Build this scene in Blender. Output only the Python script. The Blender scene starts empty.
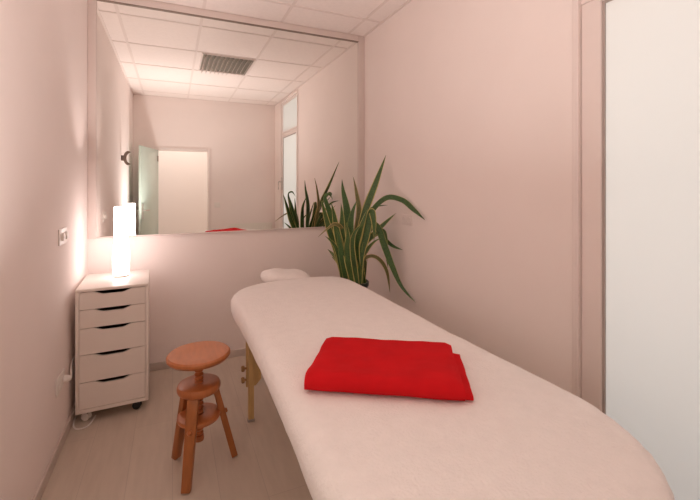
import bpy, bmesh, math, random
from mathutils import Vector, Matrix, noise

random.seed(7)
scene = bpy.context.scene
COL = scene.collection
PI = math.pi
# ------------------------------------------------------------------ room numbers (metres)
XL, XR, YB, YF, ZC = -0.529, 1.574, 3.224, -0.20, 2.685
EYE = 1.35
F_PX, HOR, VPX = 397.0, 185.0, 172.5
YAW = math.atan((350.0 - VPX) / F_PX)


def along(px, py, y):
    """point of the photograph's sight line (px, py) at depth y of the room"""
    a, b = (px - 350.0) / F_PX, -(py - HOR) / F_PX
    c, s = math.cos(YAW), math.sin(YAW)
    d = Vector((s + a * c, c - a * s, b))
    return d * (y / d.y) + Vector((0, 0, EYE))


# ------------------------------------------------------------------ materials
def nodes_of(name):
    m = bpy.data.materials.new(name)
    m.use_nodes = True
    nt = m.node_tree
    b = nt.nodes['Principled BSDF']
    return m, nt, b


def mat(name, col, rough=0.5, metal=0.0, var=0.0, scale=8.0, bump=0.0, bscale=60.0, spec=0.5, sheen=0.0, stretch=None, bdist=0.01):
    m, nt, b = nodes_of(name)
    b.inputs['Roughness'].default_value = rough
    b.inputs['Metallic'].default_value = metal
    b.inputs['Specular IOR Level'].default_value = spec
    if sheen:
        b.inputs['Sheen Weight'].default_value = sheen
    tc = nt.nodes.new('ShaderNodeTexCoord')
    vec = tc.outputs['Object']
    if stretch:
        mp = nt.nodes.new('ShaderNodeMapping')
        mp.inputs['Scale'].default_value = stretch
        nt.links.new(vec, mp.inputs['Vector'])
        vec = mp.outputs['Vector']
    n = nt.nodes.new('ShaderNodeTexNoise')
    n.inputs['Scale'].default_value = scale
    n.inputs['Detail'].default_value = 4
    nt.links.new(vec, n.inputs['Vector'])
    r = nt.nodes.new('ShaderNodeValToRGB')
    r.color_ramp.elements[0].position = 0.3
    r.color_ramp.elements[1].position = 0.7
    r.color_ramp.elements[0].color = (*[c * (1 - var) for c in col], 1)
    r.color_ramp.elements[1].color = (*[min(1, c * (1 + var)) for c in col], 1)
    nt.links.new(n.outputs['Fac'], r.inputs['Fac'])
    nt.links.new(r.outputs['Color'], b.inputs['Base Color'])
    if bump:
        n2 = nt.nodes.new('ShaderNodeTexNoise')
        n2.inputs['Scale'].default_value = bscale
        n2.inputs['Detail'].default_value = 3
        nt.links.new(vec, n2.inputs['Vector'])
        bp = nt.nodes.new('ShaderNodeBump')
        bp.inputs['Strength'].default_value = bump
        bp.inputs['Distance'].default_value = bdist
        nt.links.new(n2.outputs['Fac'], bp.inputs['Height'])
        nt.links.new(bp.outputs['Normal'], b.inputs['Normal'])
    return m


M = {}
M['wall'] = mat('wall_paint', (0.88, 0.80, 0.77), 0.85, var=0.012, scale=3, bump=0.03, bscale=160, spec=0.2)
M['hall'] = mat('hall_paint', (0.86, 0.82, 0.79), 0.85, var=0.01, scale=3, spec=0.2)
M['ceiling'] = mat('ceiling_tile', (0.87, 0.795, 0.765), 0.9, var=0.02, scale=40, bump=0.05, bscale=220, spec=0.1)
M['tbar'] = mat('ceiling_bar', (0.78, 0.695, 0.66), 0.6, var=0.01)
M['trim'] = mat('trim_paint', (0.82, 0.735, 0.705), 0.45, var=0.01)
M['mirror_frame'] = mat('mirror_frame_paint', (0.70, 0.615, 0.58), 0.5, var=0.01)
M['base'] = mat('baseboard_paint', (0.61, 0.53, 0.48), 0.55, var=0.04)
M['white'] = mat('white_lacquer', (0.80, 0.735, 0.68), 0.35, var=0.008)
M['plastic'] = mat('white_plastic', (0.82, 0.78, 0.74), 0.35, var=0.01)
M['grey_plastic'] = mat('grey_plastic', (0.42, 0.36, 0.33), 0.45, var=0.02)
M['dark'] = mat('recess_shade_black', (0.035, 0.02, 0.018), 0.8, var=0.1)
M['black'] = mat('black_plastic', (0.03, 0.027, 0.025), 0.45, var=0.1)
M['steel'] = mat('brushed_steel', (0.55, 0.53, 0.5), 0.3, metal=1.0, var=0.05)
M['terry'] = mat('white_terry', (0.85, 0.80, 0.775), 0.95, var=0.02, scale=30, bump=0.55, bscale=130, spec=0.1, sheen=0.05, bdist=0.006)
M['red'] = mat('red_cotton', (0.57, 0.010, 0.014), 0.85, var=0.06, scale=14, bump=0.2, bscale=260, spec=0.08, bdist=0.003)
M['wood'] = mat('orange_brown_wood', (0.47, 0.155, 0.050), 0.3, var=0.10, scale=9, stretch=(6, 1.2, 1.2), spec=0.5)
M['leg_wood'] = mat('orange_brown_leg_wood', (0.39, 0.135, 0.038), 0.38, var=0.12, scale=9, stretch=(5, 5, 0.7), spec=0.5)
M['beech'] = mat('pale_beech', (0.64, 0.44, 0.20), 0.45, var=0.1, scale=9, stretch=(6, 6, 0.8))
M['knob_wood'] = mat('knob_wood', (0.34, 0.19, 0.075), 0.45, var=0.1)
M['vinyl'] = mat('cream_vinyl', (0.62, 0.55, 0.48), 0.5, var=0.03)
M['pot'] = mat('dark_green_glaze', (0.025, 0.045, 0.035), 0.3, var=0.2, scale=12)
M['soil'] = mat('soil', (0.05, 0.035, 0.025), 0.95, var=0.4, scale=60, bump=0.6, bscale=80)
M['radiator'] = mat('radiator_enamel', (0.82, 0.78, 0.72), 0.3, var=0.01)
M['bronze'] = mat('bronze_grey', (0.26, 0.20, 0.165), 0.45, metal=0.3, var=0.1)
M['louvre'] = mat('louvre_grey', (0.66, 0.59, 0.55), 0.5, var=0.03)
M['grille_back'] = mat('grille_back_grey', (0.24, 0.21, 0.17), 0.7, var=0.05)
M['mint'] = mat('pale_mint_glass', (0.62, 0.78, 0.70), 0.25, var=0.02)

# mirror glass
m, nt, b = nodes_of('mirror_silver')
b.inputs['Base Color'].default_value = (0.90, 0.905, 0.88, 1)
b.inputs['Metallic'].default_value = 1.0
b.inputs['Roughness'].default_value = 0.0
M['mirror'] = m

# floor: pale greyed laminate boards running away from the door
m, nt, b = nodes_of('floor_laminate')
tc = nt.nodes.new('ShaderNodeTexCoord')
mp = nt.nodes.new('ShaderNodeMapping')
mp.inputs['Rotation'].default_value = (0, 0, PI / 2)
nt.links.new(tc.outputs['Object'], mp.inputs['Vector'])
br = nt.nodes.new('ShaderNodeTexBrick')
br.offset = 0.37
br.inputs['Scale'].default_value = 1.0
br.inputs['Brick Width'].default_value = 1.25
br.inputs['Row Height'].default_value = 0.19
br.inputs['Mortar Size'].default_value = 0.0012
br.inputs['Color1'].default_value = (0.60, 0.515, 0.43, 1)
br.inputs['Color2'].default_value = (0.575, 0.49, 0.41, 1)
br.inputs['Mortar'].default_value = (0.48, 0.41, 0.35, 1)
nt.links.new(mp.outputs['Vector'], br.inputs['Vector'])
mp2 = nt.nodes.new('ShaderNodeMapping')
mp2.inputs['Scale'].default_value = (14, 2.2, 1)
nt.links.new(tc.outputs['Object'], mp2.inputs['Vector'])
n = nt.nodes.new('ShaderNodeTexNoise')
n.inputs['Scale'].default_value = 2.2
n.inputs['Detail'].default_value = 6
nt.links.new(mp2.outputs['Vector'], n.inputs['Vector'])
rr = nt.nodes.new('ShaderNodeValToRGB')
rr.color_ramp.elements[0].position = 0.25
rr.color_ramp.elements[0].color = (0.92, 0.915, 0.91, 1)
rr.color_ramp.elements[1].position = 0.75
rr.color_ramp.elements[1].color = (1.04, 1.04, 1.04, 1)
nt.links.new(n.outputs['Fac'], rr.inputs['Fac'])
mx = nt.nodes.new('ShaderNodeMix')
mx.data_type = 'RGBA'
mx.blend_type = 'MULTIPLY'
mx.inputs['Factor'].default_value = 1.0
nt.links.new(br.outputs['Color'], mx.inputs['A'])
nt.links.new(rr.outputs['Color'], mx.inputs['B'])
nt.links.new(mx.outputs['Result'], b.inputs['Base Color'])
b.inputs['Roughness'].default_value = 0.5
b.inputs['Specular IOR Level'].default_value = 0.35
M['floor'] = m

# sansevieria leaf: dark green middle with mottled bands, yellow margins (uv.x runs across the leaf)
def leaf_material(name, mid, band, edge, edge_at):
    m, nt, b = nodes_of(name)
    uv = nt.nodes.new('ShaderNodeUVMap')
    uv.uv_map = 'uv'
    sp = nt.nodes.new('ShaderNodeSeparateXYZ')
    nt.links.new(uv.outputs['UV'], sp.inputs['Vector'])
    ms = nt.nodes.new('ShaderNodeMath'); ms.operation = 'SUBTRACT'; ms.inputs[1].default_value = 0.5
    nt.links.new(sp.outputs['X'], ms.inputs[0])
    ab = nt.nodes.new('ShaderNodeMath'); ab.operation = 'ABSOLUTE'
    nt.links.new(ms.outputs[0], ab.inputs[0])
    nz = nt.nodes.new('ShaderNodeTexNoise')
    nz.inputs['Scale'].default_value = 7
    mpn = nt.nodes.new('ShaderNodeMapping'); mpn.inputs['Scale'].default_value = (1.2, 9, 1)
    nt.links.new(uv.outputs['UV'], mpn.inputs['Vector'])
    nt.links.new(mpn.outputs['Vector'], nz.inputs['Vector'])
    r1 = nt.nodes.new('ShaderNodeValToRGB')
    r1.color_ramp.elements[0].position = 0.4; r1.color_ramp.elements[0].color = (*mid, 1)
    r1.color_ramp.elements[1].position = 0.62; r1.color_ramp.elements[1].color = (*band, 1)
    nt.links.new(nz.outputs['Fac'], r1.inputs['Fac'])
    gt = nt.nodes.new('ShaderNodeMapRange')
    gt.inputs['From Min'].default_value = edge_at - 0.03
    gt.inputs['From Max'].default_value = edge_at + 0.03
    nt.links.new(ab.outputs[0], gt.inputs['Value'])
    mx = nt.nodes.new('ShaderNodeMix'); mx.data_type = 'RGBA'
    nt.links.new(gt.outputs['Result'], mx.inputs['Factor'])
    nt.links.new(r1.outputs['Color'], mx.inputs['A'])
    mx.inputs['B'].default_value = (*edge, 1)
    nt.links.new(mx.outputs['Result'], b.inputs['Base Color'])
    b.inputs['Roughness'].default_value = 0.42
    return m


M['leaf'] = leaf_material('leaf_variegated', (0.030, 0.080, 0.016), (0.065, 0.14, 0.03), (0.56, 0.48, 0.16), 0.395)
M['leaf_green'] = leaf_material('leaf_green', (0.026, 0.078, 0.018), (0.06, 0.135, 0.03), (0.30, 0.33, 0.09), 0.44)
M['leaf_dry'] = leaf_material('leaf_pale', (0.10, 0.13, 0.035), (0.20, 0.17, 0.06), (0.46, 0.34, 0.14), 0.36)

# lamp shade: a lit lamp
m, nt, b = nodes_of('lit_paper')
b.inputs['Base Color'].default_value = (0.9, 0.88, 0.86, 1)
b.inputs['Emission Color'].default_value = (1.0, 0.84, 0.80, 1)
b.inputs['Emission Strength'].default_value = 8.0
M['lit'] = m

# frosted glass: light from outside diffuses through it
m, nt, b = nodes_of('frosted_glass')
nt.nodes.remove(b)
out = nt.nodes['Material Output']
tr = nt.nodes.new('ShaderNodeBsdfTranslucent'); tr.inputs['Color'].default_value = (0.93, 0.92, 0.895, 1)
df = nt.nodes.new('ShaderNodeBsdfDiffuse'); df.inputs['Color'].default_value = (0.82, 0.79, 0.75, 1)
gl = nt.nodes.new('ShaderNodeBsdfGlossy'); gl.inputs['Roughness'].default_value = 0.25
m1 = nt.nodes.new('ShaderNodeMixShader'); m1.inputs[0].default_value = 0.35
m2 = nt.nodes.new('ShaderNodeMixShader'); m2.inputs[0].default_value = 0.04
nt.links.new(tr.outputs[0], m1.inputs[1]); nt.links.new(df.outputs[0], m1.inputs[2])
nt.links.new(m1.outputs[0], m2.inputs[1]); nt.links.new(gl.outputs[0], m2.inputs[2])
nt.links.new(m2.outputs[0], out.inputs['Surface'])
M['frost'] = m


# ------------------------------------------------------------------ mesh helpers
class MB:
    def __init__(self):
        self.bm = bmesh.new()

    def box(self, x0, x1, y0, y1, z0, z1, bevel=0.0, mtx=None, seg=2):
        t = bmesh.new()
        bmesh.ops.create_cube(t, size=1)
        for v in t.verts:
            v.co = Vector(((x0 + x1) / 2 + v.co.x * (x1 - x0), (y0 + y1) / 2 + v.co.y * (y1 - y0), (z0 + z1) / 2 + v.co.z * (z1 - z0)))
        if bevel:
            bmesh.ops.bevel(t, geom=list(t.edges), offset=bevel, segments=seg, affect='EDGES', profile=0.5)
        self._add(t, mtx)
        return self

    def _add(self, t, mtx=None):
        if mtx is not None:
            bmesh.ops.transform(t, matrix=mtx, verts=list(t.verts))
        me = bpy.data.meshes.new('tmp')
        t.to_mesh(me)
        t.free()
        self.bm.from_mesh(me)
        bpy.data.meshes.remove(me)

    def lathe(self, prof, cx=0, cy=0, n=48, mtx=None, cap=True):
        t = bmesh.new()
        rings = []
        for r, z in prof:
            rings.append([t.verts.new((cx + r * math.cos(2 * PI * k / n), cy + r * math.sin(2 * PI * k / n), z)) for k in range(n)])
        for a, c in zip(rings, rings[1:]):
            for k in range(n):
                t.faces.new((a[k], a[(k + 1) % n], c[(k + 1) % n], c[k]))
        if cap:
            if prof[0][0] > 1e-5:
                t.faces.new(list(reversed(rings[0])))
            if prof[-1][0] > 1e-5:
                t.faces.new(rings[-1])
        bmesh.ops.remove_doubles(t, verts=list(t.verts), dist=1e-6)
        self._add(t, mtx)
        return self

    def tube(self, pts, r, n=10):
        t = bmesh.new()
        pts = [Vector(p) for p in pts]
        rings = []
        up = Vector((0, 0, 1))
        for i, p in enumerate(pts):
            d = (pts[min(i + 1, len(pts) - 1)] - pts[max(i - 1, 0)]).normalized()
            a = d.cross(up)
            if a.length < 1e-3:
                a = d.cross(Vector((1, 0, 0)))
            a.normalize()
            c = d.cross(a).normalized()
            rings.append([t.verts.new(p + (a * math.cos(2 * PI * k / n) + c * math.sin(2 * PI * k / n)) * r) for k in range(n)])
        for a, c in zip(rings, rings[1:]):
            for k in range(n):
                t.faces.new((a[k], a[(k + 1) % n], c[(k + 1) % n], c[k]))
        t.faces.new(list(reversed(rings[0])))
        t.faces.new(rings[-1])
        self._add(t)
        return self

    def prism(self, poly, axis, a0, a1, bevel=0.0, mtx=None):
        """poly: 2D outline; axis 'y' -> outline in x,z extruded along y; 'x' -> y,z ; 'z' -> x,y"""
        t = bmesh.new()
        def P(u, v, w):
            return {'y': (u, w, v), 'x': (w, u, v), 'z': (u, v, w)}[axis]
        A = [t.verts.new(P(u, v, a0)) for u, v in poly]
        B = [t.verts.new(P(u, v, a1)) for u, v in poly]
        t.faces.new(A)
        t.faces.new(list(reversed(B)))
        for k in range(len(poly)):
            j = (k + 1) % len(poly)
            t.faces.new((A[k], B[k], B[j], A[j]))
        bmesh.ops.recalc_face_normals(t, faces=list(t.faces))
        if bevel:
            bmesh.ops.bevel(t, geom=list(t.edges), offset=bevel, segments=2, affect='EDGES', profile=0.5)
        self._add(t, mtx)
        return self

    def build(self, name, material, parent=None, angle=35, origin=None):
        bmesh.ops.recalc_face_normals(self.bm, faces=list(self.bm.faces))
        if origin is not None:
            bmesh.ops.translate(self.bm, vec=-Vector(origin), verts=list(self.bm.verts))
        me = bpy.data.meshes.new(name)
        self.bm.to_mesh(me)
        self.bm.free()
        me.polygons.foreach_set('use_smooth', [True] * len(me.polygons))
        me.set_sharp_from_angle(angle=math.radians(angle))
        me.materials.append(material)
        o = bpy.data.objects.new(name, me)
        COL.objects.link(o)
        if origin is not None:
            o.location = origin
        if parent is not None:
            o.parent = parent
        return o


def mesh_obj(name, verts, faces, material, parent=None, uvs=None, angle=180):
    me = bpy.data.meshes.new(name)
    me.from_pydata([tuple(v) for v in verts], [], faces)
    if uvs:
        l = me.uv_layers.new(name='uv')
        for lp in me.loops:
            l.data[lp.index].uv = uvs[lp.vertex_index]
    me.polygons.foreach_set('use_smooth', [True] * len(me.polygons))
    if angle < 180:
        me.set_sharp_from_angle(angle=math.radians(angle))
    me.materials.append(material)
    o = bpy.data.objects.new(name, me)
    COL.objects.link(o)
    if parent is not None:
        o.parent = parent
    return o


def thing(name, label, cat, loc=(0, 0, 0), rz=0, group=None):
    o = bpy.data.objects.new(name, None)
    o.empty_display_size = 0.1
    o.location = loc
    o.rotation_euler = (0, 0, rz)
    o['label'] = label
    o['category'] = cat
    if group:
        o['group'] = group
    COL.objects.link(o)
    return o


def structure(o, label=None, cat=None):
    o['kind'] = 'structure'
    if label:
        o['label'] = label
    if cat:
        o['category'] = cat
    return o


# ------------------------------------------------------------------ room shell
T = 0.14
structure(MB().box(XL - T, XR + T, YF - 0.06, YB + T, -0.1, 0).build('floor', M['floor']), 'pale greyed laminate floor of the treatment room', 'floor')
structure(MB().box(XL - T, XR + T, YF - T, YB + T, ZC, ZC + 0.1).build('ceiling', M['ceiling']), 'white suspended tile ceiling above the room', 'ceiling')
structure(MB().box(XL - T, XL, YF - T, YB + T, 0, ZC).build('wall_left', M['wall']), 'plain pinkish white wall on the left', 'wall')
structure(MB().box(XL, XR, YB, YB + T, 0, ZC).build('wall_back', M['wall']), 'plain wall below and behind the big mirror', 'wall')
# right wall with the opening of the glazed door
WY0, WY1, WZ1 = 0.20, 1.158, 2.655
structure(MB().box(XR, XR + T, WY1, YB + T, 0, ZC).box(XR, XR + T, YF - T, WY0, 0, ZC).box(XR, XR + T, WY0, WY1, WZ1, ZC).build('wall_right', M['wall']), 'plain pinkish white wall on the right of the bed', 'wall')
# front wall with the doorway
DX0, DX1, DZ = -0.205, 0.515, 1.88
structure(MB().box(XL, DX0, YF - T, YF, 0, ZC).box(DX1, XR, YF - T, YF, 0, ZC).box(DX0, DX1, YF - T, YF, DZ, ZC).build('wall_front', M['wall']), 'wall with the open doorway, seen in the mirror', 'wall')
# corridor beyond the doorway
HY0, HY1, HX0, HX1 = -1.75, YF - T, -1.1, 1.5
structure(MB().box(HX0, HX1, HY0, YF - 0.06, -0.1, -0.001).build('floor_corridor', M['floor']), 'corridor floor beyond the doorway', 'floor')
structure(MB().box(HX0 - 0.1, HX1 + 0.1, HY0 - 0.1, HY0, 0, 2.6).build('wall_corridor', M['hall']), 'bright corridor wall seen through the doorway in the mirror', 'wall')
structure(MB().box(HX0 - 0.1, HX0, HY0, HY1, 0, 2.6).build('wall_corridor_left', M['hall']), 'left end wall of the corridor', 'wall')
structure(MB().box(HX1, HX1 + 0.1, HY0, HY1, 0, 2.6).build('wall_corridor_right', M['hall']), 'right end wall of the corridor', 'wall')
structure(MB().box(HX0 - 0.1, HX1 + 0.1, HY0 - 0.1, HY1, 2.6, 2.68).build('ceiling_corridor', M['hall']), 'white corridor ceiling', 'ceiling')

# ceiling bars
b = MB()
x = -0.385
while x < XR:
    b.box(x - 0.011, x + 0.011, YF, YB, ZC - 0.004, ZC + 0.001)
    x += 0.600
y = 2.868
while y > YF:
    b.box(XL, XR, y - 0.011, y + 0.011, ZC - 0.0045, ZC + 0.001)
    y -= 0.692
# wall angle round the edge
b.box(XL, XL + 0.018, YF, YB, ZC - 0.006, ZC + 0.001).box(XR - 0.018, XR, YF, YB, ZC - 0.006, ZC + 0.001)
b.box(XL, XR, YF, YF + 0.018, ZC - 0.006, ZC + 0.001)
structure(b.build('trim_1', M['tbar']), 'grid of thin ceiling bars between the tiles', 'ceiling grid')

# skirting boards
bh, bt = 0.054, 0.013
structure(MB().box(XL, XL + bt, YF, YB, 0, bh, 0.002).build('baseboard_left', M['base']), 'low grey beige skirting along the left wall', 'baseboard')
structure(MB().box(XL + bt, XR - bt, YB - bt, YB, 0, bh, 0.002).build('baseboard_back', M['base']), 'low grey beige skirting below the mirror wall', 'baseboard')
structure(MB().box(XR - bt, XR, WY1 + 0.02, YB, 0, bh, 0.002).build('baseboard_right', M['base']), 'low grey beige skirting along the right wall', 'baseboard')

# ------------------------------------------------------------------ doorway behind the camera (in the mirror)
d1 = thing('door_1', 'open doorway with pale mint glass door leaf, seen in the mirror', 'door', (DX0, YF, 0))
d1['kind'] = 'structure'
b = MB()
fw = 0.042
b.box(-fw, 0.004, -T, 0.014, 0, DZ + fw, 0.003)
b.box(DX1 - DX0 - 0.004, DX1 - DX0 + fw, -T, 0.014, 0, DZ + fw, 0.003)
b.box(0.004, DX1 - DX0 - 0.004, -T, 0.014, DZ - 0.004, DZ + fw, 0.003)
b.build('door_frame', M['trim'], d1)
leaf = MB().box(0.0, 0.72, -0.012, 0.012, 0.012, 1.872, 0.003).build('door_leaf', M['mint'], d1)
leaf.location = (0.002, 0.03, 0)
leaf.rotation_euler = (0, 0, math.atan2(0.70, -0.195))
hb = MB()
for sgn in (1, -1):
    hb.box(0.645, 0.685, sgn * 0.012, sgn * 0.020, 0.90, 1.10, 0.003)
    hb.tube([(0.665, sgn * 0.018, 1.01), (0.665, sgn * 0.06, 1.01), (0.64, sgn * 0.065, 1.01), (0.55, sgn * 0.065, 1.01)], 0.0095)
hb.build('door_handle', M['steel'], leaf)
for z in (0.25, 1.70):
    MB().lathe([(0.011, z), (0.011, z + 0.09)], 0.0, 0.0, 16).box(0, 0.05, -0.015, 0.015, z, z + 0.085, 0.003).build('hinge', M['bronze'], leaf)

# ------------------------------------------------------------------ glazed door with transom on the right
d2 = thing('door_2', 'tall white framed frosted glass door with transom in right wall', 'door', (XR, WY0, 0))
d2['kind'] = 'structure'
L = WY1 - WY0
b = MB()
# outer casing, proud of the wall
b.box(-0.012, T, L - 0.022, L + 0.008, 0, WZ1 + 0.01, 0.003)
b.box(-0.012, T, -0.008, 0.045, 0, WZ1 + 0.01, 0.003)
b.box(-0.012, T, 0.045, L - 0.022, WZ1 - 0.03, WZ1 + 0.01, 0.003)
b.box(0.004, T, 0.045, L - 0.022, 2.112, 2.150, 0.003)
b.build('door_frame', M['trim'], d2)
b = MB()
sash0, sash1 = 0.047, L - 0.024
b.box(0.004, 0.055, sash1 - 0.085, sash1, 0.01, 2.11, 0.004)
b.box(0.004, 0.055, sash0, sash0 + 0.045, 0.01, 2.11, 0.004)
b.box(0.004, 0.055, sash0 + 0.045, sash1 - 0.085, 0.01, 0.09, 0.004)
b.box(0.004, 0.055, sash0 + 0.045, sash1 - 0.085, 2.092, 2.11, 0.004)
sash = b.build('door_sash', M['trim'], d2)
MB().box(0.020, 0.028, sash0 + 0.04, sash1 - 0.080, 0.085, 2.095).build('frosted_pane', M['frost'], sash)
b = MB()
g = 0.010
ya, yb_ = sash0 + 0.045, sash1 - 0.085
b.box(0.012, 0.0195, yb_ - g, yb_ + 0.001, 0.09, 2.092).box(0.012, 0.0195, ya, ya + g, 0.09, 2.092)
b.box(0.012, 0.0195, ya + g, yb_ - g, 2.092 - g, 2.093).box(0.012, 0.0195, ya + g, yb_ - g, 0.09, 0.09 + g)
b.build('glazing_seal', M['grey_plastic'], sash)
MB().box(-0.006, 0.005, sash0 + 0.008, sash0 + 0.036, 1.27, 1.47, 0.003).tube([(0.0, sash0 + 0.022, 1.40), (-0.05, sash0 + 0.022, 1.40), (-0.055, sash0 + 0.022, 1.39), (-0.055, sash0 + 0.022, 1.28)], 0.009).build('door_handle', M['steel'], sash)
b = MB()
b.box(0.006, 0.05, sash0, sash0 + 0.03, 2.155, WZ1 - 0.032, 0.003).box(0.006, 0.05, sash1 - 0.055, sash1, 2.155, WZ1 - 0.032, 0.003)
b.box(0.006, 0.05, sash0 + 0.03, sash1 - 0.055, 2.155, 2.178, 0.003).box(0.006, 0.05, sash0 + 0.03, sash1 - 0.055, WZ1 - 0.06, WZ1 - 0.032, 0.003)
tsash = b.build('transom_sash', M['trim'], d2)
MB().box(0.020, 0.028, sash0 + 0.026, sash1 - 0.050, 2.175, WZ1 - 0.056).build('frosted_pane', M['frost'], tsash)
# ------------------------------------------------------------------ mirror
mir = thing('wall_mirror', 'large frameless looking mirror filling the upper back wall', 'mirror', (0.52, YB, 0.985))
mir['label'] = 'large mirror in a slim pale frame filling the upper back wall'
mx0, mx1, mz0, mz1 = -0.477 - 0.52, 1.514 - 0.52, 0.006, 2.63 - 0.985
MB().box(mx0 - 0.004, mx1 + 0.004, -0.012, -0.004, mz0 - 0.004, mz1 + 0.004).build('mirror_glass', M['mirror'], mir)
b = MB()
b.box(XL - 0.52, mx0, -0.026, 0, -0.004, ZC - 0.985 - 0.001, 0.004)
b.box(mx1, XR - 0.52, -0.026, 0, -0.004, ZC - 0.985 - 0.001, 0.004)
b.box(mx0, mx1, -0.026, 0, mz1, ZC - 0.985 - 0.001, 0.004)
b.box(mx0, mx1, -0.018, 0, -0.004, mz0, 0.002)
b.build('mirror_frame', M['mirror_frame'], mir)
MB().box(mx0, mx1, -0.0255, -0.0125, mz1 - 0.005, mz1 + 0.001).build('shadow_gap_strip', M['bronze'], mir)

# ------------------------------------------------------------------ drawer cabinet on casters
cx0, cx1, cy0, cy1, cz0, cz1 = -0.496, -0.131, 2.648, 3.090, 0.064, 0.762
cab = thing('drawer_cabinet', 'white five drawer cabinet on casters in the left corner', 'drawer unit', (cx0, cy0, 0), math.radians(2.0))
W, D = cx1 - cx0, cy1 - cy0
pt = 0.017
b = MB()
b.box(0, pt, 0, D, cz0, cz1 - 0.016, 0.0015).box(W - pt, W, 0, D, cz0, cz1 - 0.016, 0.0015)
b.box(0, W, 0, D, cz1 - 0.016, cz1, 0.0015).box(pt, W - pt, 0, D, cz0, cz0 + 0.021, 0.0015)
b.box(pt, W - pt, D - 0.012, D - 0.002, cz0 + 0.021, cz1 - 0.016)
b.build('cabinet_body', M['white'], cab)
zs = [0.745, 0.645, 0.540, 0.391, 0.236, 0.0865]
for k in range(5):
    zt, zb = zs[k] - 0.0015, zs[k + 1] + 0.0015
    x0, x1, xc = pt + 0.002, W - pt - 0.002, W / 2
    hw, dp = 0.103, 0.018
    poly = [(x0, zb), (x1, zb), (x1, zt), (xc + hw, zt)]
    for i in range(0, 9):
        t = i / 8
        poly.append((xc + hw - 0.060 * t, zt - dp * (0.5 - 0.5 * math.cos(PI * t))))
    for i in range(0, 9):
        t = i / 8
        poly.append((xc - hw + 0.060 * (1 - t), zt - dp * (0.5 + 0.5 * math.cos(PI * t))))
    poly.append((x0, zt))
    dr = MB().prism(poly, 'y', 0.001, 0.017).build('drawer', M['white'], cab)
    # the drawer's box behind its front; painted near black for the shade in the finger cut-out
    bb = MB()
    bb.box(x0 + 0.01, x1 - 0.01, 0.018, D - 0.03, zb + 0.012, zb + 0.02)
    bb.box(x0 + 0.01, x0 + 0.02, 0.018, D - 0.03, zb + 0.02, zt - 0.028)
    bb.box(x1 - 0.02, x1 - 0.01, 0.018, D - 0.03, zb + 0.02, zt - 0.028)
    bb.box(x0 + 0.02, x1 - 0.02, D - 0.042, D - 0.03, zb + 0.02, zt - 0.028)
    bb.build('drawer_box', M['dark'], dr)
for (ux, uy, turn) in ((0.062, 0.045, 62), (W - 0.045, 0.05, 70), (0.05, D - 0.05, 20), (W - 0.05, D - 0.05, -35)):
    fm = Matrix.Translation((ux, uy, 0))
    tm = fm @ Matrix.Rotation(math.radians(turn), 4, 'Z')
    b = MB()
    b.box(-0.02, 0.02, -0.02, 0.02, cz0 - 0.004, cz0, mtx=fm)
    b.lathe([(0.008, cz0 - 0.016), (0.008, cz0 - 0.004)], n=16, mtx=fm)
    b.box(-0.006, 0.006, -0.004, 0.026, 0.0475, 0.052, 0.002, mtx=tm)
    b.box(-0.0035, 0.0035, 0.008, 0.026, 0.018, 0.048, 0.001, mtx=tm)
    pale = ux < 0.1 and uy < 0.1
    cst = b.build('caster', M['steel'] if pale else M['grey_plastic'], cab)
    for sd in (-1, 1):
        MB().lathe([(0.0, -0.006), (0.018, -0.006), (0.0225, -0.004), (0.0235, 0), (0.0225, 0.004), (0.018, 0.006), (0.0, 0.006)], n=28,
                   mtx=tm @ Matrix.Translation((sd * 0.0105, 0.018, 0.0235)) @ Matrix.Rotation(PI / 2, 4, 'Y')).build('wheel', M['plastic'] if pale else M['black'], cst)

# ------------------------------------------------------------------ lamp on the cabinet
lamp = thing('table_lamp', 'slim glowing white table lamp standing on the drawer cabinet', 'lamp', (-0.303, 2.945, cz1))
MB().lathe([(0.0, 0.0), (0.042, 0.0), (0.044, 0.004), (0.044, 0.0115), (0.0, 0.0115)], n=40).build('lamp_base', M['plastic'], lamp)
prof = [(r_ * 0.84, z_ * 0.955) for r_, z_ in [(0.0, 0.0125), (0.0545, 0.0125), (0.056, 0.03), (0.057, 0.09), (0.057, 0.15), (0.0565, 0.190), (0.054, 0.208), (0.049, 0.224), (0.0455, 0.240), (0.0455, 0.254),
        (0.047, 0.268), (0.0485, 0.285), (0.049, 0.32), (0.049, 0.466), (0.0465, 0.467), (0.0465, 0.452), (0.0, 0.450)]]
MB().lathe(prof, n=56, cap=False).build('lamp_shade', M['lit'], lamp)

# ------------------------------------------------------------------ switches, sockets, cable
def plate(name, label, cat, centre, normal, w, h, holes, material=M['plastic'], kind='socket'):
    t = thing(name, label, cat, centre, {'+x': -PI / 2, '-x': PI / 2, '+y': 0}[normal] if normal != '+y' else PI)
    # local frame: x along the wall, -y out of the wall, z up
    MB().box(-w / 2, w / 2, -0.007, 0, -h / 2, h / 2, 0.003).build('cover_plate', material, t)
    for k in range(holes):
        u = (k - (holes - 1) / 2) * 0.071
        if kind == 'socket':
            MB().lathe([(0.0, 0.001), (0.0185, 0.001), (0.0195, 0.003), (0.022, 0.003), (0.023, 0.0), (0.0, 0.0)], n=32, mtx=Matrix.Translation((u, -0.0065, 0)) @ Matrix.Rotation(PI / 2, 4, 'X')).build('socket_insert', material, t)
        elif kind == 'rocker':
            MB().box(u - 0.028, u + 0.028, -0.016, -0.0085, -0.028, 0.028, 0.003, mtx=Matrix.Rotation(math.radians(3), 4, 'X')).build('rocker', material, t)
        else:
            MB().lathe([(0.0, 0.013), (0.017, 0.013), (0.020, 0.011), (0.021, 0.0), (0.0, 0.0)], n=32, mtx=Matrix.Translation((u, -0.0065, 0)) @ Matrix.Rotation(PI / 2, 4, 'X')).build('dimmer_knob', material, t)
    return t


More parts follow.
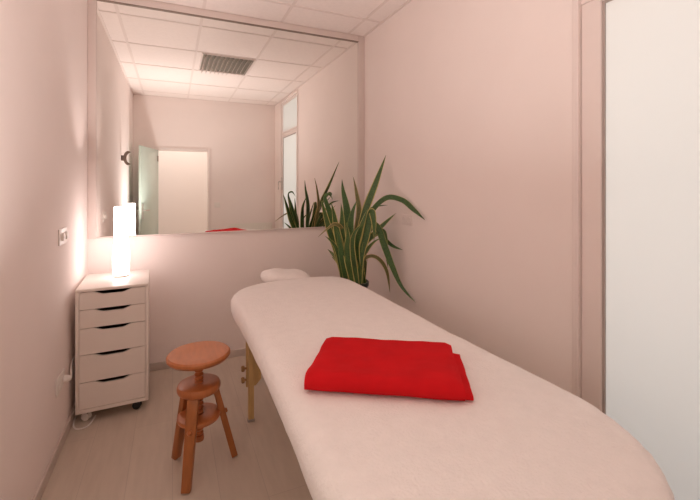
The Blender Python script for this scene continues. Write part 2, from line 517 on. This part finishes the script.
# rotation: local -y must point along the wall normal
plate('dimmer_switch', 'white double switch with round knobs beside the lamp on left wall', 'switch', (XL, 2.515, 1.082), '-x', 0.155, 0.083, 2, kind='knob')
plate('wall_outlet', 'low white double outlet on left wall beside the cabinet', 'outlet', (XL, 2.465, 0.338), '-x', 0.155, 0.083, 2)
plate('wall_outlet', 'white outlet on right wall just behind the drooping plant leaves', 'outlet', (XR, 2.488, 1.094), '+x', 0.13, 0.075, 2, M['trim'])
plate('light_switch', 'white light switch beside the doorway, seen in the mirror', 'switch', (0.648, YF, 1.031), '+y', 0.083, 0.083, 1, kind='rocker')

plug = thing('power_cord', 'white plug and power cord running from the low outlet behind the cabinet', 'cable', (XL + 0.012, 2.50, 0.338))
MB().lathe([(0.0, 0.0), (0.017, 0.0), (0.018, 0.01), (0.012, 0.028), (0.006, 0.034), (0.0, 0.034)], n=24, mtx=Matrix.Rotation(PI / 2, 4, 'Y')).build('plug', M['plastic'], plug)
pts = []
ctrl = [Vector(c) for c in ((0.030, 0.0, 0.0), (0.020, 0.06, 0.004), (0.006, 0.13, 0.008), (-0.0055, 0.22, 0.008), (-0.0055, 0.31, 0.0))]


def catmull(P, n=8, closed=False):
    out = []
    N = len(P)
    rng = range(N) if closed else range(N - 1)
    for i in rng:
        g = (lambda k: P[k % N]) if closed else (lambda k: P[max(0, min(N - 1, k))])
        p0, p1, p2, p3 = g(i - 1), g(i), g(i + 1), g(i + 2)
        for j in range(n):
            t = j / n
            out.append(0.5 * ((2 * p1) + (p2 - p0) * t + (2 * p0 - 5 * p1 + 4 * p2 - p3) * t * t + (3 * p1 - p0 - 3 * p2 + p3) * t ** 3))
    if not closed:
        out.append(P[-1].copy())
    return out


MB().tube(catmull(ctrl, 8), 0.0042, 8).build('cord', M['plastic'], plug)
cb = MB().tube(catmull([Vector(c) for c in ((-0.514, 2.86, 0.005), (-0.514, 2.74, 0.005), (-0.507, 2.665, 0.005), (-0.488, 2.618, 0.005), (-0.455, 2.605, 0.005), (-0.425, 2.635, 0.005), (-0.41, 2.72, 0.005))], 8), 0.0042, 8).build('floor_cable', M['plastic'])
cb['label'] = 'white cable curving on the floor under the front corner of the cabinet'
cb['category'] = 'cable'

# ------------------------------------------------------------------ screw stool
st = thing('screw_stool', 'small orange brown wooden screw stool on the floor between cabinet and massage table', 'stool', (0.116, 2.035, 0))
seat_prof = [(r_, z_ + 0.032) for r_, z_ in [(0.0, 0.476), (0.05, 0.476), (0.115, 0.480), (0.136, 0.488), (0.145, 0.500), (0.144, 0.510), (0.136, 0.517), (0.115, 0.518), (0.07, 0.511), (0.0, 0.507)]]
MB().lathe(seat_prof, n=56).build('seat', M['wood'], st)
# threaded screw
prof = []
z = 0.155
while z < 0.500:
    prof += [(0.0155, z), (0.021, z + 0.007), (0.021, z + 0.011), (0.0155, z + 0.018)]
    z += 0.020
prof = [(0.0, 0.155)] + prof + [(0.0, z)]
MB().lathe(prof, n=28).build('screw', M['wood'], st)
MB().lathe([(0.0, 0.122), (0.012, 0.122), (0.022, 0.128), (0.024, 0.140), (0.022, 0.152), (0.014, 0.156), (0.0, 0.156)], n=28).build('knob', M['wood'], st)
MB().lathe([(0.022, 0.364), (0.084, 0.364), (0.094, 0.369), (0.099, 0.379), (0.099, 0.392), (0.094, 0.402), (0.084, 0.407), (0.022, 0.407), (0.022, 0.364)], n=48, cap=False).build('collar', M['wood'], st)
MB().lathe([(0.022, 0.228), (0.082, 0.228), (0.095, 0.234), (0.099, 0.244), (0.096, 0.254), (0.084, 0.258), (0.022, 0.258), (0.022, 0.228)], n=48, cap=False).build('lower_disc', M['wood'], st)
feet = [Vector((0.054, 1.878, 0)), Vector((0.016, 2.145, 0)), Vector((0.283, 2.045, 0))]
for f in feet:
    q = f - Vector((0.116, 2.035, 0))
    ang = math.atan2(q.y, q.x)
    rf = q.length
    rt = 0.074
    hgt = 0.366
    tilt = math.atan2(rf - rt, hgt)
    # a flat board: wide tangentially, top rounded
    wv, th = 0.0245, 0.0145
    mtx = Matrix.Rotation(ang, 4, 'Z') @ Matrix.Translation((rt, 0, hgt)) @ Matrix.Rotation(-tilt, 4, 'Y')
    ln = hgt / math.cos(tilt) - th * math.sin(tilt) - 0.0015
    poly = [(-wv * 0.78, -ln), (wv * 0.78, -ln), (wv, -0.10), (wv, -0.004), (-wv, -0.004), (-wv, -0.10)]
    lg = MB().prism(poly, 'x', -th, th, bevel=0.003, mtx=mtx).build('leg', M['leg_wood'], st)
    MB().lathe([(0.0, 0.0), (0.006, 0.0), (0.011, 0.002), (0.012, 0.006), (0.009, 0.011), (0.0, 0.012)], n=20,
               mtx=mtx @ Matrix.Translation((th - 0.001, 0, -0.137)) @ Matrix.Rotation(PI / 2, 4, 'Y')).build('bolt_cap', M['wood'], lg)

# ------------------------------------------------------------------ massage table
TOP = 0.715
tb = thing('massage_table', 'long massage table on pale wooden legs under a white terry cover', 'massage table', (0.68, 1.54, 0))
ox, oy = 0.68, 1.54
OUT = [(.283, .76), (.292, 1.13), (.299, 1.55), (.295, 1.95), (.289, 2.18), (.308, 2.345), (.392, 2.475), (.530, 2.548), (.778, 2.570), (.965, 2.548), (1.064, 2.455), (1.092, 2.21),
       (1.093, 1.8), (1.094, 1.36), (1.108, .93), (1.106, .745), (1.045, .575), (.930, .460), (.77, .40), (.59, .39), (.42, .43), (.325, .53)]
loop = [Vector((p[0] * 1.0325 - ox, p[1] * 1.0325 - oy)) for p in OUT]
loop = catmull(loop, 14, True)
N = len(loop)


def normals2(lp):
    out = []
    for i in range(len(lp)):
        d = lp[(i + 1) % len(lp)] - lp[i - 1]
        nn = Vector((d.y, -d.x)).normalized()
        out.append(nn)
    return out


nrm = normals2(loop)
cen = Vector((0.0, 0.0))
if sum((loop[i] - cen).dot(nrm[i]) for i in range(N)) < 0:
    nrm = [-v for v in nrm]


def padded(name, rings, material, parent, centre_z, wr=0.0, seed=0.0, spine=(-0.75, 0.75)):
    """rings: (inset, z) from the bottom rim upward; then closed over the top towards the middle line"""
    verts, faces = [], []
    for inset, z in rings:
        for i in range(N):
            p = loop[i] - nrm[i] * inset
            verts.append(Vector((p.x, p.y, z)))
    base = [Vector(v) for v in verts[-N:]]
    steps = 14
    for s in range(1, steps + 1):
        t = s / steps
        for i in range(N):
            v = base[i]
            sp_ = Vector((0.0, max(spine[0], min(spine[1], v.y)), 0))
            w = Vector((v.x + (sp_.x - v.x) * t * 0.94, v.y + (sp_.y - v.y) * t * 0.94, v.z + (centre_z - v.z) * math.sin(t * PI / 2)))
            verts.append(w)
    nr = len(verts) // N
    for r in range(nr - 1):
        for i in range(N):
            j = (i + 1) % N
            faces.append((r * N + i, r * N + j, (r + 1) * N + j, (r + 1) * N + i))
    last = (nr - 1) * N
    faces.append(tuple(last + i for i in range(N)))
    faces.append(tuple(reversed(range(N))))
    if wr:
        for k, v in enumerate(verts):
            r = k // N
            if r == 0:
                continue
            a = noise.noise(Vector((v.x * 5 + seed, v.y * 5, v.z * 3)))
            c = noise.noise(Vector((v.x * 13 + seed, v.y * 13, v.z * 6 + 4)))
            v.z += wr * (a * 0.9 + c * 0.35)
            # small gathers where the elastic hem pulls the edge
            i = k % N
            if r < len(rings) + 2:
                g = noise.noise(Vector((i * 0.42, r * 0.5, 3.1 + seed)))
                v.x += nrm[i].x * g * wr * 0.8
                v.y += nrm[i].y * g * wr * 0.8
    return mesh_obj(name, verts, faces, material, parent, angle=180)


# upholstered pad and frame under the cover
padded('table_pad', [(0.035, TOP - 0.088), (0.020, TOP - 0.085), (0.018, TOP - 0.045), (0.03, TOP - 0.022), (0.05, TOP - 0.018)], M['vinyl'], tb, TOP - 0.018)
b = MB()
fx, fy0, fy1 = 0.315, -0.95, 0.93
ztop = TOP - 0.0885
b.box(-fx, -fx + 0.022, fy0, fy1, ztop - 0.075, ztop, 0.003).box(fx - 0.022, fx, fy0, fy1, ztop - 0.075, ztop, 0.003)
b.box(-fx + 0.022, fx - 0.022, fy0, fy0 + 0.022, ztop - 0.075, ztop, 0.003).box(-fx + 0.022, fx - 0.022, fy1 - 0.022, fy1, ztop - 0.075, ztop, 0.003)
b.box(-fx + 0.022, fx - 0.022, -0.012, 0.012, ztop - 0.06, ztop, 0.003)
b.build('table_frame', M['beech'], tb)
for sx in (-1, 1):
    for sy in (-1, 1):
        yy = 0.79 if sy > 0 else -0.80
        xx = sx * 0.270
        b = MB()
        # upper board and the narrower extension that slides on it
        b.prism([(-0.024, ztop - 0.01), (0.062, ztop - 0.01), (0.062, 0.225), (0.030, 0.190), (-0.024, 0.190)], 'y', yy - 0.011, yy + 0.011, bevel=0.002, mtx=Matrix.Translation((xx, 0, 0)) @ Matrix.Scale(-sx, 4, (1, 0, 0)))
        lg = b.build('leg', M['beech'], tb)
        MB().box(xx - 0.016, xx + 0.016, yy - 0.034, yy - 0.012, 0.012, 0.50, 0.003).build('leg_extension', M['beech'], lg)
        MB().box(xx - 0.020, xx + 0.020, yy - 0.036, yy - 0.010, 0.0, 0.014, 0.003).build('rubber_foot', M['grey_plastic'], lg)
        for zk in (0.235, 0.300):
            MB().lathe([(0.0, 0.0), (0.006, 0.0), (0.006, 0.012), (0.015, 0.013), (0.017, 0.018), (0.017, 0.026), (0.013, 0.03), (0.0, 0.03)], n=20,
                       mtx=Matrix.Translation((xx + sx * 0.022, yy - 0.010, zk)) @ Matrix.Rotation(sx * PI / 2, 4, 'Y')).build('adjusting_knob', M['knob_wood'], lg)
for yy in (0.79, -0.80):
    MB().box(-0.202, 0.202, yy - 0.009, yy + 0.009, 0.50, 0.55, 0.002).build('cross_bar', M['beech'], tb)

# padded headrest beyond the far end, in its own white cover
hr = []
hf = []
hc = Vector((0.055, 1.215, TOP - 0.022))
for iu in range(33):
    for iv in range(24):
        u = -1 + 2 * iu / 32
        a = 2 * PI * iv / 24
        # horseshoe cushion seen as one rounded bolster
        tp = max(0.0, 1 - abs(u) ** 3.2) ** 0.5
        p = Vector((u * 0.180, math.cos(a) * 0.12 * tp, (abs(math.sin(a)) ** 0.8) * (1 if math.sin(a) > 0 else -1) * 0.058 * tp))
        p.z += 0.010 * tp * noise.noise(Vector((u * 2.5, a, 1.0))) + 0.022 * (-u)
        hr.append(hc + p)
for iu in range(32):
    for iv in range(24):
        jv = (iv + 1) % 24
        hf.append((iu * 24 + iv, iu * 24 + jv, (iu + 1) * 24 + jv, (iu + 1) * 24 + iv))
mesh_obj('headrest', hr, hf, M['terry'], tb)
for xx in (-0.06, 0.15):
    MB().tube([(xx, 0.93, TOP - 0.115), (xx, 1.09, TOP - 0.115), (xx, 1.19, TOP - 0.06)], 0.008).build('headrest_bracket', M['steel'], tb)

# terry cover
cov = padded('table_cover', [(0.030, TOP - 0.098), (0.012, TOP - 0.105), (0.003, TOP - 0.085), (0.0, TOP - 0.055), (0.003, TOP - 0.035), (0.010, TOP - 0.020), (0.022, TOP - 0.009), (0.038, TOP - 0.003), (0.06, TOP)],
             M['terry'], tb, TOP + 0.004, wr=0.0035, seed=2.0)
cov['label'] = 'white terry cover fitted over the table top'

# ------------------------------------------------------------------ folded red towel
tw_pos = Vector((0.578, 1.038, TOP + 0.0065))
u_dir = Vector((0.408, -0.254)).normalized()
rot = math.atan2(u_dir.y, u_dir.x)


def slab(x0, x1, y0, y1, z0, hfront, hback, seed, nx=44, ny=26, nf=6):
    """soft folded slab: rounded rolled front edge, thin far edge; returns verts, faces"""
    V, Fc = [], []
    per = []
    # closed profile in y,z: bottom back -> bottom front -> round front -> top -> back
    P = []
    for i in range(5):
        P.append((y1 - (y1 - y0) * i / 5, z0))
    r = hfront / 2
    for i in range(nf * 2 + 1):
        a = -PI / 2 - PI * i / (nf * 2)
        P.append((y0 + r * 1.15 + math.cos(a) * r * 1.15, z0 + r + math.sin(a) * r))
    for i in range(1, ny):
        t = i / ny
        y = y0 + r * 1.15 + (y1 - y0 - r * 1.15 - hback / 2) * t
        z = z0 + hfront + (hback - hfront) * (t ** 0.8)
        P.append((y, z))
    rb = hback / 2
    for i in range(5):
        a = PI / 2 - PI * i / 5
        P.append((y1 - rb + math.cos(a) * rb, z0 + rb + math.sin(a) * rb))
    for ix in range(nx + 1):
        t = ix / nx
        x = x0 + (x1 - x0) * t
        e = min(t, 1 - t) * nx
        sh = 1.0 if e >= 2 else (0.80 + 0.1 * e)
        for (y, z) in P:
            zz = z0 + (z - z0) * sh
            up = (zz - z0) / max(hfront, 1e-4)
            zz += up * (0.0055 * noise.noise(Vector((x * 7 + seed, y * 10, 0.3))) + 0.003 * noise.noise(Vector((x * 19, y * 21 + seed, 2.0))))
            yy = y + 0.005 * noise.noise(Vector((x * 9 + seed, z * 12, 5.0)))
            xx = x + 0.004 * noise.noise(Vector((y * 14, z * 20 + seed, 8.0)))
            V.append(Vector((xx, yy, zz)))
    m_ = len(P)
    for ix in range(nx):
        for k in range(m_):
            j = (k + 1) % m_
            Fc.append((ix * m_ + k, ix * m_ + j, (ix + 1) * m_ + j, (ix + 1) * m_ + k))
    Fc.append(tuple(reversed(range(m_))))
    Fc.append(tuple(nx * m_ + k for k in range(m_)))
    return V, Fc


V1, F1 = slab(-0.225, 0.256, 0.0, 0.300, 0.0, 0.022, 0.018, 1.3)
V2, F2 = slab(-0.243, 0.229, -0.022, 0.345, 0.001, 0.056, 0.040, 4.1)
off = len(V1)
tv = V1 + V2
tf = F1 + [tuple(k + off for k in f) for f in F2]
tow = mesh_obj('folded_towel', tv, tf, M['red'], None, angle=50)
tow.location = tw_pos
tow.rotation_euler = (0, 0, rot)
tow['label'] = 'folded bright red towel lying on the white massage table cover'
tow['category'] = 'towel'

# ------------------------------------------------------------------ plant
PX, PY, RIM = 1.236, 2.70, 0.632
pl = thing('potted_plant', 'tall snake plant with yellow edged leaves in the right back corner', 'plant', (PX, PY, 0))
MB().lathe([(0.0, 0.0), (0.078, 0.0), (0.084, 0.006), (0.098, 0.30), (0.106, RIM - 0.035), (0.114, RIM - 0.030), (0.116, RIM - 0.004), (0.112, RIM), (0.104, RIM), (0.100, RIM - 0.03), (0.0, RIM - 0.03)], n=48).build('plant_pot', M['pot'], pl)
MB().lathe([(0.0, RIM - 0.028), (0.0995, RIM - 0.028), (0.0995, RIM - 0.018), (0.05, RIM - 0.012), (0.0, RIM - 0.012)], n=32).build('soil', M['soil'], pl)


def leaf_mesh(ctrl, width, material, peak=0.55, twist=0.0, face=None, gutter=0.15):
    """ctrl: spine points (world); blade with a channelled section, tapering to a point"""
    P = catmull([Vector(c) - Vector((PX, PY, 0)) for c in ctrl], 9)
    n = len(P)
    L_ = [0.0]
    for a, c in zip(P, P[1:]):
        L_.append(L_[-1] + (c - a).length)
    tot = L_[-1]
    fv = Vector(face) if face else Vector((0.25, -1, 0.1))
    verts, uvs, faces = [], [], []
    K = 7
    for i, p in enumerate(P):
        t = L_[i] / tot
        d = (P[min(i + 1, n - 1)] - P[max(i - 1, 0)]).normalized()
        side = d.cross(fv)
        if side.length < 1e-3:
            side = Vector((1, 0, 0))
        side.normalize()
        q = Matrix.Rotation(twist * (t - 0.3), 4, d)
        side = q @ side
        nor = side.cross(d).normalized()
        if t < peak:
            w = 0.52 + 0.48 * math.sin(t / peak * PI / 2)
        else:
            s = (t - peak) / (1 - peak)
            w = max(0.02, (1 - s ** 1.7) ** 0.95) if s < 1 else 0.02
        w *= width / 2
        for k in range(K):
            u = -1 + 2 * k / (K - 1)
            verts.append(p + side * (u * w) + nor * (-(1 - u * u) * w * gutter * (1.6 - t)))
            uvs.append((k / (K - 1), t))
    # a second skin just behind gives the blade thickness
    m_ = len(verts)
    thick = 0.0022
    for i in range(n):
        d = (P[min(i + 1, n - 1)] - P[max(i - 1, 0)]).normalized()
        for k in range(K):
            idx = i * K + k
            s1 = verts[i * K + K - 1] - verts[i * K]
            nor = s1.normalized().cross(d).normalized()
            ed = 0.3 if k in (0, K - 1) else 1.0
            verts.append(verts[idx] - nor * thick * ed)
            uvs.append(uvs[idx])
    for i in range(n - 1):
        for k in range(K - 1):
            a = i * K + k
            faces.append((a, a + 1, a + K + 1, a + K))
            faces.append((m_ + a, m_ + a + K, m_ + a + K + 1, m_ + a + 1))
        a, c = i * K, i * K + K - 1
        faces.append((a, a + K, m_ + a + K, m_ + a))
        faces.append((c, m_ + c, m_ + c + K, c + K))
    e = (n - 1) * K
    faces.append(tuple([e + k for k in range(K)] + [m_ + e + k for k in reversed(range(K))]))
    faces.append(tuple([k for k in reversed(range(K))] + [m_ + k for k in range(K)]))
    return mesh_obj('leaf', verts, faces, material, pl, uvs)


SOIL = RIM - 0.03


def base_pt(ang, r):
    return Vector((PX + r * math.cos(ang), PY + r * math.sin(ang), SOIL))


# leaves read from the photograph: list of (px, py, depth offset) with a root on the soil, width, material
G, Y_, DRY = M['leaf_green'], M['leaf'], M['leaf_dry']
spec = [
    # root(angle, r), [(px, py, dy)...], width, mat, peak
    ((-0.4, 0.05), [(358, 248, -.02), (364, 215, 0.0), (375, 185, .02), (386, 155, .03)], .050, Y_, .62),
    ((2.4, 0.05), [(347, 240, .03), (347, 212, .04), (343, 190, .05), (342, 179, .05)], .052, G, .6),
    ((1.2, 0.05), [(356, 240, .04), (359, 212, .05), (356, 190, .06), (353, 176, .06)], .044, DRY, .5),
    ((-0.2, 0.06), [(362, 240, -.03), (371, 213, -.04), (386, 198, -.10), (402, 200, -.20), (414, 210, -.28), (425, 220, -.35)], .034, G, .80),
    ((-0.6, 0.06), [(362, 250, -.04), (374, 234, -.06), (385, 223, -.08), (396, 213, -.1)], .038, Y_, .6),
    ((0.2, 0.06), [(362, 240, 0), (370, 224, .0), (377, 226, .0), (384, 238, .0), (393, 246, 0), (403, 250, .0)], .034, G, .6),
    ((-0.3, 0.07), [(364, 245, -.05), (371, 227, -.07), (378, 228, -.08), (385, 247, -.12), (393, 268, -.18), (402, 287, -.24), (416, 303, -.31)], .044, G, .55),
    ((-0.2, 0.07), [(363, 262, -.04), (371, 256, -.06), (380, 260, -.08), (387, 272, -.09), (390, 293, -.1)], .024, DRY, .6),
    ((-0.1, 0.06), [(364, 248, -.02), (372, 236, -.03), (383, 232, -.04), (386, 250, -.05), (388, 268, -.05)], .040, G, .6),
    ((-1.4, 0.08), [(361, 256, -.07), (366, 236, -.09), (370, 216, -.10), (372, 212, -.12), (374, 224, -.13), (374, 241, -.13)], .050, Y_, .6),
    ((3.3, 0.08), [(343, 252, -.05), (342, 230, -.07), (335, 224, -.09), (327, 229, -.11), (318, 237, -.12)], .030, DRY, .5),
    ((3.0, 0.08), [(340, 262, -.04), (336, 248, -.05), (331, 241, -.06), (325, 236, -.06)], .034, Y_, .5),
    ((2.6, 0.07), [(339, 245, .0), (331, 216, .0), (325, 198, .01), (329, 194, .02), (333, 200, .02)], .042, G, .6),
    ((3.1, 0.07), [(336, 250, .0), (330, 232, -.01), (325, 214, -.01), (321, 197, -.02)], .040, Y_, .6),
    ((3.6, 0.07), [(341, 250, -.05), (337, 232, -.06), (334, 214, -.07), (331, 202, -.07)], .048, Y_, .55),
    ((-1.8, 0.06), [(350, 252, -.06), (350, 232, -.07), (352, 214, -.08), (357, 200, -.08)], .048, G, .55),
    ((-2.2, 0.06), [(345, 252, -.06), (342, 234, -.07), (342, 216, -.08), (341, 203, -.08)], .050, Y_, .55),
    ((-1.2, 0.07), [(356, 250, -.06), (359, 234, -.08), (364, 219, -.09), (368, 208, -.1)], .046, Y_, .55),
    ((-0.9, 0.06), [(359, 250, -.06), (363, 234, -.07), (369, 218, -.07), (378, 206, -.07)], .040, G, .5),
    ((-1.6, 0.085), [(353, 258, -.09), (352, 244, -.1), (355, 232, -.11), (362, 224, -.11)], .040, Y_, .5),
    ((-2.6, 0.085), [(343, 262, -.07), (341, 250, -.09), (339, 238, -.1), (336, 228, -.1)], .040, G, .5),
    ((-0.5, 0.09), [(361, 262, -.06), (367, 250, -.08), (374, 242, -.09), (381, 238, -.1)], .032, Y_, .5),
    ((-2.0, 0.09), [(348, 262, -.09), (347, 248, -.1), (348, 236, -.11), (346, 222, -.11)], .044, Y_, .5),
    ((0.9, 0.06), [(358, 240, .04), (363, 222, .06), (372, 208, .07), (388, 205, .08)], .030, G, .5),
]
for root, cps, wd, mt, pk in spec:
    c = [base_pt(*root)]
    for (px, py, dy) in cps:
        q = along(px, py, PY + dy)
        while q.x > XR - 0.03:          # keep the blades clear of the wall
            dy -= 0.01
            q = along(px, py, PY + dy)
        c.append(q)
    leaf_mesh(c, wd * 1.18, mt, pk, twist=random.uniform(-0.3, 0.3), face=(-0.42 + random.uniform(-.35, .35), -0.9, 0.12))
# leaves on the mirror side of the clump, seen mostly in the mirror
for k in range(16):
    a = math.radians(random.uniform(40, 125))
    r = random.uniform(0.02, 0.085)
    lean = random.uniform(0.05, 0.26)
    h = random.uniform(0.15, 0.31)
    p0 = base_pt(a, r)
    dx, dy = math.cos(a) * lean, math.sin(a) * lean
    c = [p0, p0 + Vector((dx * 0.12, dy * 0.12, h * 0.35)), p0 + Vector((dx * 0.45, dy * 0.45, h * 0.72)), p0 + Vector((dx, dy, h))]
    leaf_mesh(c, random.uniform(0.038, 0.052), random.choice((G, Y_, Y_)), random.uniform(.45, .6), twist=random.uniform(-0.6, 0.6), face=(0.2, 1, 0.1))
# short dense inner leaves round the base
for k in range(24):
    a = 2 * PI * k / 24 + random.uniform(-.2, .2)
    r = random.uniform(0.05, 0.088)
    p0 = base_pt(a, r)
    h = random.uniform(0.14, 0.27)
    ln = random.uniform(0.0, 0.04)
    c = [p0, p0 + Vector((math.cos(a) * ln * .3, math.sin(a) * ln * .3, h * .5)), p0 + Vector((math.cos(a) * ln, math.sin(a) * ln, h))]
    leaf_mesh(c, random.uniform(0.036, 0.048), G, .4, face=(math.cos(a), math.sin(a), 0.1))

# ------------------------------------------------------------------ things seen in the mirror
gr = thing('ceiling_grille', 'square grey louvred grille in the tile ceiling, seen in the mirror', 'ceiling grille', (0.542, 1.85, ZC))
gx, gy = 0.272, 0.318
b = MB()
b.box(-gx, -gx + 0.018, -gy, gy, -0.012, 0, 0.002).box(gx - 0.018, gx, -gy, gy, -0.012, 0, 0.002)
b.box(-gx + 0.018, gx - 0.018, -gy, -gy + 0.018, -0.012, 0, 0.002).box(-gx + 0.018, gx - 0.018, gy - 0.018, gy, -0.012, 0, 0.002)
b.build('grille_frame', M['tbar'], gr)
MB().box(-gx + 0.016, gx - 0.016, -gy + 0.016, gy - 0.016, -0.002, -0.0005).build('grille_backing', M['grille_back'], gr)
b = MB()
for k in range(11):
    xx = -gx + 0.045 + k * (2 * gx - 0.09) / 10
    b.box(-0.028, 0.028, -gy + 0.017, gy - 0.017, -0.0015, 0.0015, mtx=Matrix.Translation((xx, 0, -0.027)) @ Matrix.Rotation(math.radians(-56), 4, 'Y'))
b.build('louvre', M['louvre'], gr)

rad = thing('radiator', 'low white panel radiator on the doorway wall, seen in the mirror', 'radiator', (0.848, YF + 0.022, 0))
RW = 0.65
b = MB()
b.box(0, RW, 0.085, 0.098, 0.13, 0.715, 0.004)
for k in range(16):
    xx = 0.03 + k * (RW - 0.06) / 15
    b.box(xx - 0.012, xx + 0.012, 0.097, 0.103, 0.16, 0.69, 0.003)
b.box(0, RW, 0.035, 0.045, 0.13, 0.715, 0.004)
b.build('radiator_panel', M['radiator'], rad)
b = MB()
b.box(0, RW, 0.033, 0.038, 0.70, 0.728).box(0, RW, 0.095, 0.100, 0.70, 0.728)
for k in range(33):
    xx = k * (RW - 0.004) / 32
    b.box(xx, xx + 0.004, 0.038, 0.095, 0.712, 0.726)
b.build('top_grille', M['radiator'], rad)
for xx in (0.08, RW - 0.12):
    MB().box(xx, xx + 0.04, -0.021, 0.036, 0.25, 0.65).build('wall_bracket', M['radiator'], rad)
for xx in (0.03, RW - 0.03):
    MB().lathe([(0.008, 0.0), (0.008, 0.135)], xx, 0.066, 14).build('pipe', M['radiator'], rad)
MB().lathe([(0.0, 0.0), (0.020, 0.0), (0.024, 0.012), (0.022, 0.055), (0.016, 0.062), (0.0, 0.062)], n=24, mtx=Matrix.Translation((0.0, 0.066, 0.67)) @ Matrix.Rotation(-PI / 2, 4, 'Y')).build('valve_head', M['plastic'], rad)

cr = thing('wall_hook', 'brown grey crescent shaped fitting on left wall, seen in the mirror', 'wall fitting', (XL, 1.28, 1.655))
V, Fc = [], []
ns = 24
for i in range(ns + 1):
    a = math.radians(58 + 244 * i / ns)
    tp = math.sin(PI * i / ns) ** 0.6
    ro, ri = 0.080, 0.080 - 0.046 * tp - 0.003
    for r, yy in ((ro, -0.03), (ro, 0.03), (ri, 0.03), (ri, -0.03)):
        V.append(Vector((0.070 + math.cos(a) * r * 0.58, yy * (0.4 + 0.6 * tp), math.sin(a) * r)))
for i in range(ns):
    for k in range(4):
        j = (k + 1) % 4
        Fc.append((i * 4 + k, i * 4 + j, i * 4 + 4 + j, i * 4 + 4 + k))
Fc += [(3, 2, 1, 0), tuple(ns * 4 + k for k in range(4))]
mesh_obj('crescent', V, Fc, M['bronze'], cr, angle=40)
MB().box(0.0, 0.034, -0.02, 0.02, -0.03, 0.03, 0.003).build('wall_plate', M['bronze'], cr)

# ------------------------------------------------------------------ light
def area(name, loc, rot, sx, sy, power, col):
    l = bpy.data.lights.new(name, 'AREA')
    l.shape = 'RECTANGLE'
    l.size, l.size_y = sx, sy
    l.energy = power
    l.color = col
    o = bpy.data.objects.new(name, l)
    o.location = loc
    o.rotation_euler = rot
    COL.objects.link(o)
    return o


# daylight outside the frosted door
area('daylight', (XR + 1.2, 0.75, 1.55), (0, math.radians(86), 0), 2.0, 1.8, 25, (1.0, 0.95, 0.90))
# the bulb's light that leaves the open top of the lamp
sp = bpy.data.lights.new('lamp_bulb', 'SPOT')
sp.energy = 16
sp.color = (1.0, 0.84, 0.78)
sp.spot_size = math.radians(80)
sp.spot_blend = 0.9
sp.shadow_soft_size = 0.03
so = bpy.data.objects.new('lamp_bulb', sp)
so.location = (-0.303, 2.945, cz1 + 0.50)
so.rotation_euler = (PI, 0, 0)
COL.objects.link(so)
# added fill light without a fixture, low at the doorway end, washing the ceiling
up = bpy.data.lights.new('added_ceiling_fill', 'AREA')
up.shape = 'DISK'
up.size = 0.22
up.spread = math.radians(118)
up.energy = 18
up.color = (1.0, 0.90, 0.855)
uo = bpy.data.objects.new('added_ceiling_fill', up)
uo.location = (-0.12, 0.85, 0.55)
uo.rotation_euler = Vector((0.08, 0.12, 1.0)).to_track_quat('-Z', 'Y').to_euler()
COL.objects.link(uo)
# corridor ceiling light
area('corridor_light', (0.15, -1.0, 2.58), (0, 0, 0), 1.6, 0.9, 19, (1.0, 0.85, 0.78))

w = bpy.data.worlds.new('world')
w.use_nodes = True
w.node_tree.nodes['Background'].inputs['Color'].default_value = (0.75, 0.82, 0.9, 1)
w.node_tree.nodes['Background'].inputs['Strength'].default_value = 0.6
scene.world = w

# ------------------------------------------------------------------ camera
cam = bpy.data.cameras.new('camera')
cam.sensor_fit = 'HORIZONTAL'
cam.sensor_width = 36.0
cam.lens = 36.0 * F_PX / 700.0
cam.shift_y = (HOR - 250.0) / 700.0
cam.clip_start = 0.02
co = bpy.data.objects.new('camera', cam)
co.location = (0, 0, EYE)
co.rotation_euler = (PI / 2, 0, -YAW)
COL.objects.link(co)
scene.camera = co

scene.view_settings.view_transform = 'Standard'
scene.view_settings.look = 'None'
scene.view_settings.exposure = 0.0
scene.view_settings.gamma = 1.0
scene.view_settings.use_curve_mapping = False
scene.cycles.max_bounces = 14
scene.cycles.diffuse_bounces = 10
scene.cycles.glossy_bounces = 6
scene.cycles.use_denoising = True
